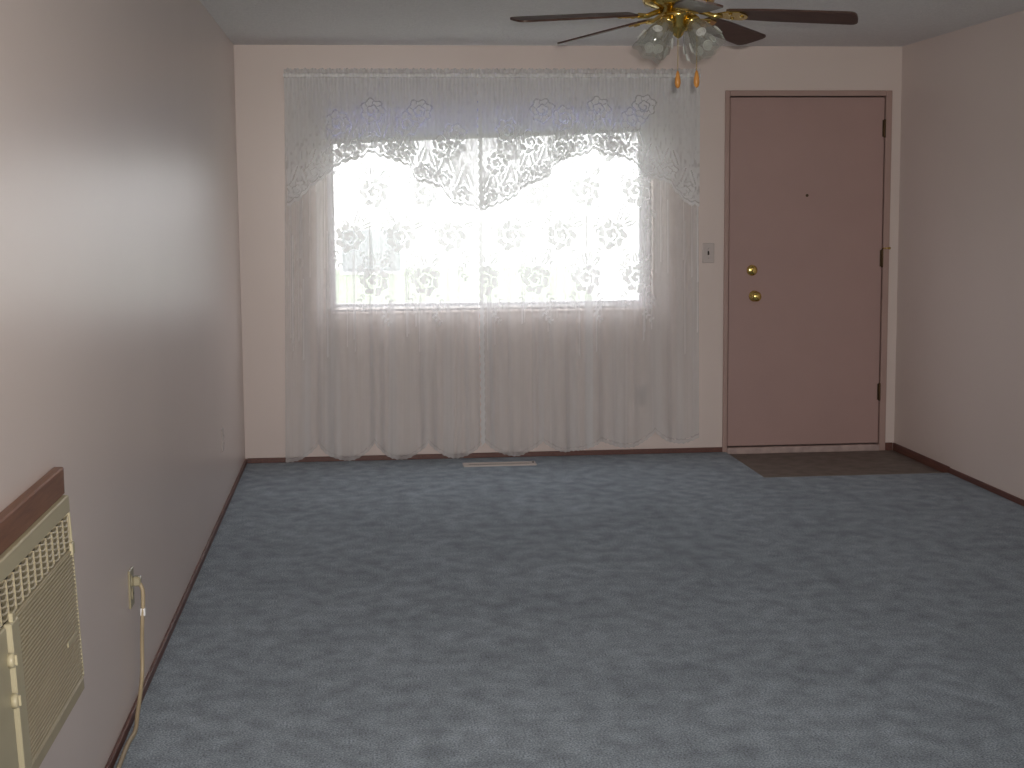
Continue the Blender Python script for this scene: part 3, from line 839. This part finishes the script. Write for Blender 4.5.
cord = empty('power_cord', (0.03, -4.497, 0.400)); tag(cord, 'tan power cord running from outlet to floor along the baseboard', 'cord')
I = Matrix.Translation(-cord.location)
b = MB(); b.bbox(0.0092, 0.032, -4.511, -4.483, 0.386, 0.414, 0.004); o = b.build('plug', PLATE, cord); o.matrix_parent_inverse = I
path = smooth_path([(0.028, -4.497, 0.392), (0.036, -4.499, 0.372), (0.036, -4.500, 0.330), (0.032, -4.500, 0.270), (0.026, -4.480, 0.200), (0.024, -4.480, 0.120), (0.024, -4.530, 0.070), (0.026, -4.620, 0.030), (0.030, -4.700, 0.008), (0.024, -4.800, 0.006), (0.026, -4.950, 0.006), (0.030, -5.3, 0.006), (0.022, -5.8, 0.006), (0.022, -6.25, 0.010), (0.018, -6.30, 0.10), (0.016, -6.30, 0.30), (0.016, -6.30, 0.398)], 8)
b = MB(); b.tube(path, 0.0062, 8, flat=1.15); o = b.build('cable', CORD, cord); o.matrix_parent_inverse = I
b = MB(); b.bbox(0.0275, 0.0425, -4.507, -4.493, 0.294, 0.318, 0.002); o = b.build('cord_glint', WHITEP, cord); o.matrix_parent_inverse = I  # small white box painted in as the glint on the cord

reg = empty('floor_register', (1.49, -0.285, 0)); tag(reg, 'beige metal floor register in the carpet below the curtains', 'floor vent')
I = Matrix.Translation(-reg.location)
X0, X1, Y0, Y1 = 1.277, 1.705, -0.325, -0.215
b = MB(); b.bbox(X0, X1, Y0, Y0+0.022, 0, 0.008, 0.002); b.bbox(X0, X1, Y1-0.022, Y1, 0, 0.008, 0.002)
b.bbox(X0, X0+0.03, Y0+0.022, Y1-0.022, 0, 0.008, 0.002); b.bbox(X1-0.03, X1, Y0+0.022, Y1-0.022, 0, 0.008, 0.002)
o = b.build('frame', REG, reg); o.matrix_parent_inverse = I
b = MB(); b.box(X0+0.03, X1-0.03, Y0+0.022, Y1-0.022, 0.0005, 0.0015); o = b.build('duct_shade', DARK, reg); o.matrix_parent_inverse = I  # thin near-black sheet stands in for the shade under the louvres
b = MB()
for i in range(30):
    x = X0+0.036+i*(X1-X0-0.072)/29; b.box(x-0.003, x+0.003, Y0+0.022, Y1-0.022, 0.0012, 0.0068)
o = b.build('louvres', REG, reg, ); o.matrix_parent_inverse = I; o['kind'] = 'stuff'
b = MB(); b.bbox(X1-0.020, X1-0.012, -0.275, -0.262, 0.008, 0.014, 0.001); o = b.build('damper_lever', DARK, reg); o.matrix_parent_inverse = I

# ------------------------------------------------------------------ outside: lawn, paving, a utility cabinet
GZ = -0.40
b = MB(); b.box(-80, 80, -90, 39.7, GZ-0.2, GZ)
tag(b.build('lawn', LAWN), 'sunless green lawn outside the window', 'lawn', kind='structure')
b = MB(); b.box(-120, 120, 39.7, 260, GZ-0.2, GZ+0.01)
b.add([(5.3, 20, GZ+0.01), (40, 20, GZ+0.01), (40, 39.7, GZ+0.01), (7.3, 39.7, GZ+0.01)], [(0, 1, 2, 3)])
tag(b.build('pavement', CONC), 'pale concrete paving beyond the lawn', 'pavement', kind='structure')

cab = empty('utility_cabinet', (1.03, 35.4, GZ)); tag(cab, 'pale grey boxy cabinet standing on the lawn outside the window', 'cabinet')
I = Matrix.Translation(-cab.location)
CAB = mat('pale_grey_cabinet_paint', (0.34, 0.35, 0.37), 0.6)
def cbuild(b, name, m_, parent=cab):
    o = b.build(name, m_, parent)
    if parent is cab: o.matrix_parent_inverse = I
    return o
b = MB(); b.bbox(0.12, 1.94, 34.95, 36.25, GZ, GZ+0.08, 0.01); cbuild(b, 'base_pad', CONC)
pts = [(0.18, 0.08)] + [(0.30-0.12*math.cos(q*math.pi/8), 1.20+0.10*math.sin(q*math.pi/8)) for q in range(5)] + [(1.76+0.12*math.sin(q*math.pi/8), 1.20+0.10*math.cos(q*math.pi/8)) for q in range(5)] + [(1.88, 0.08)]
Tc = Matrix.Translation((0, 36.15, GZ)) @ Matrix.Rotation(math.radians(90), 4, 'X')
b = MB(); b.prism(pts, 0, 1.1, Tc); cbuild(b, 'housing', CAB)
for x0, x1 in ((0.25, 1.01), (1.05, 1.81)):
    b = MB(); b.bbox(x0, x1, 35.02, 35.05, GZ+0.16, GZ+1.16, 0.01); d_ = cbuild(b, 'cabinet_door', CAB)
    hx = x1-0.06 if x0 < 1 else x0+0.06
    b = MB(); b.bbox(hx-0.015, hx+0.015, 34.98, 35.02, GZ+0.58, GZ+0.74, 0.004); b.build('handle', ALU, d_)
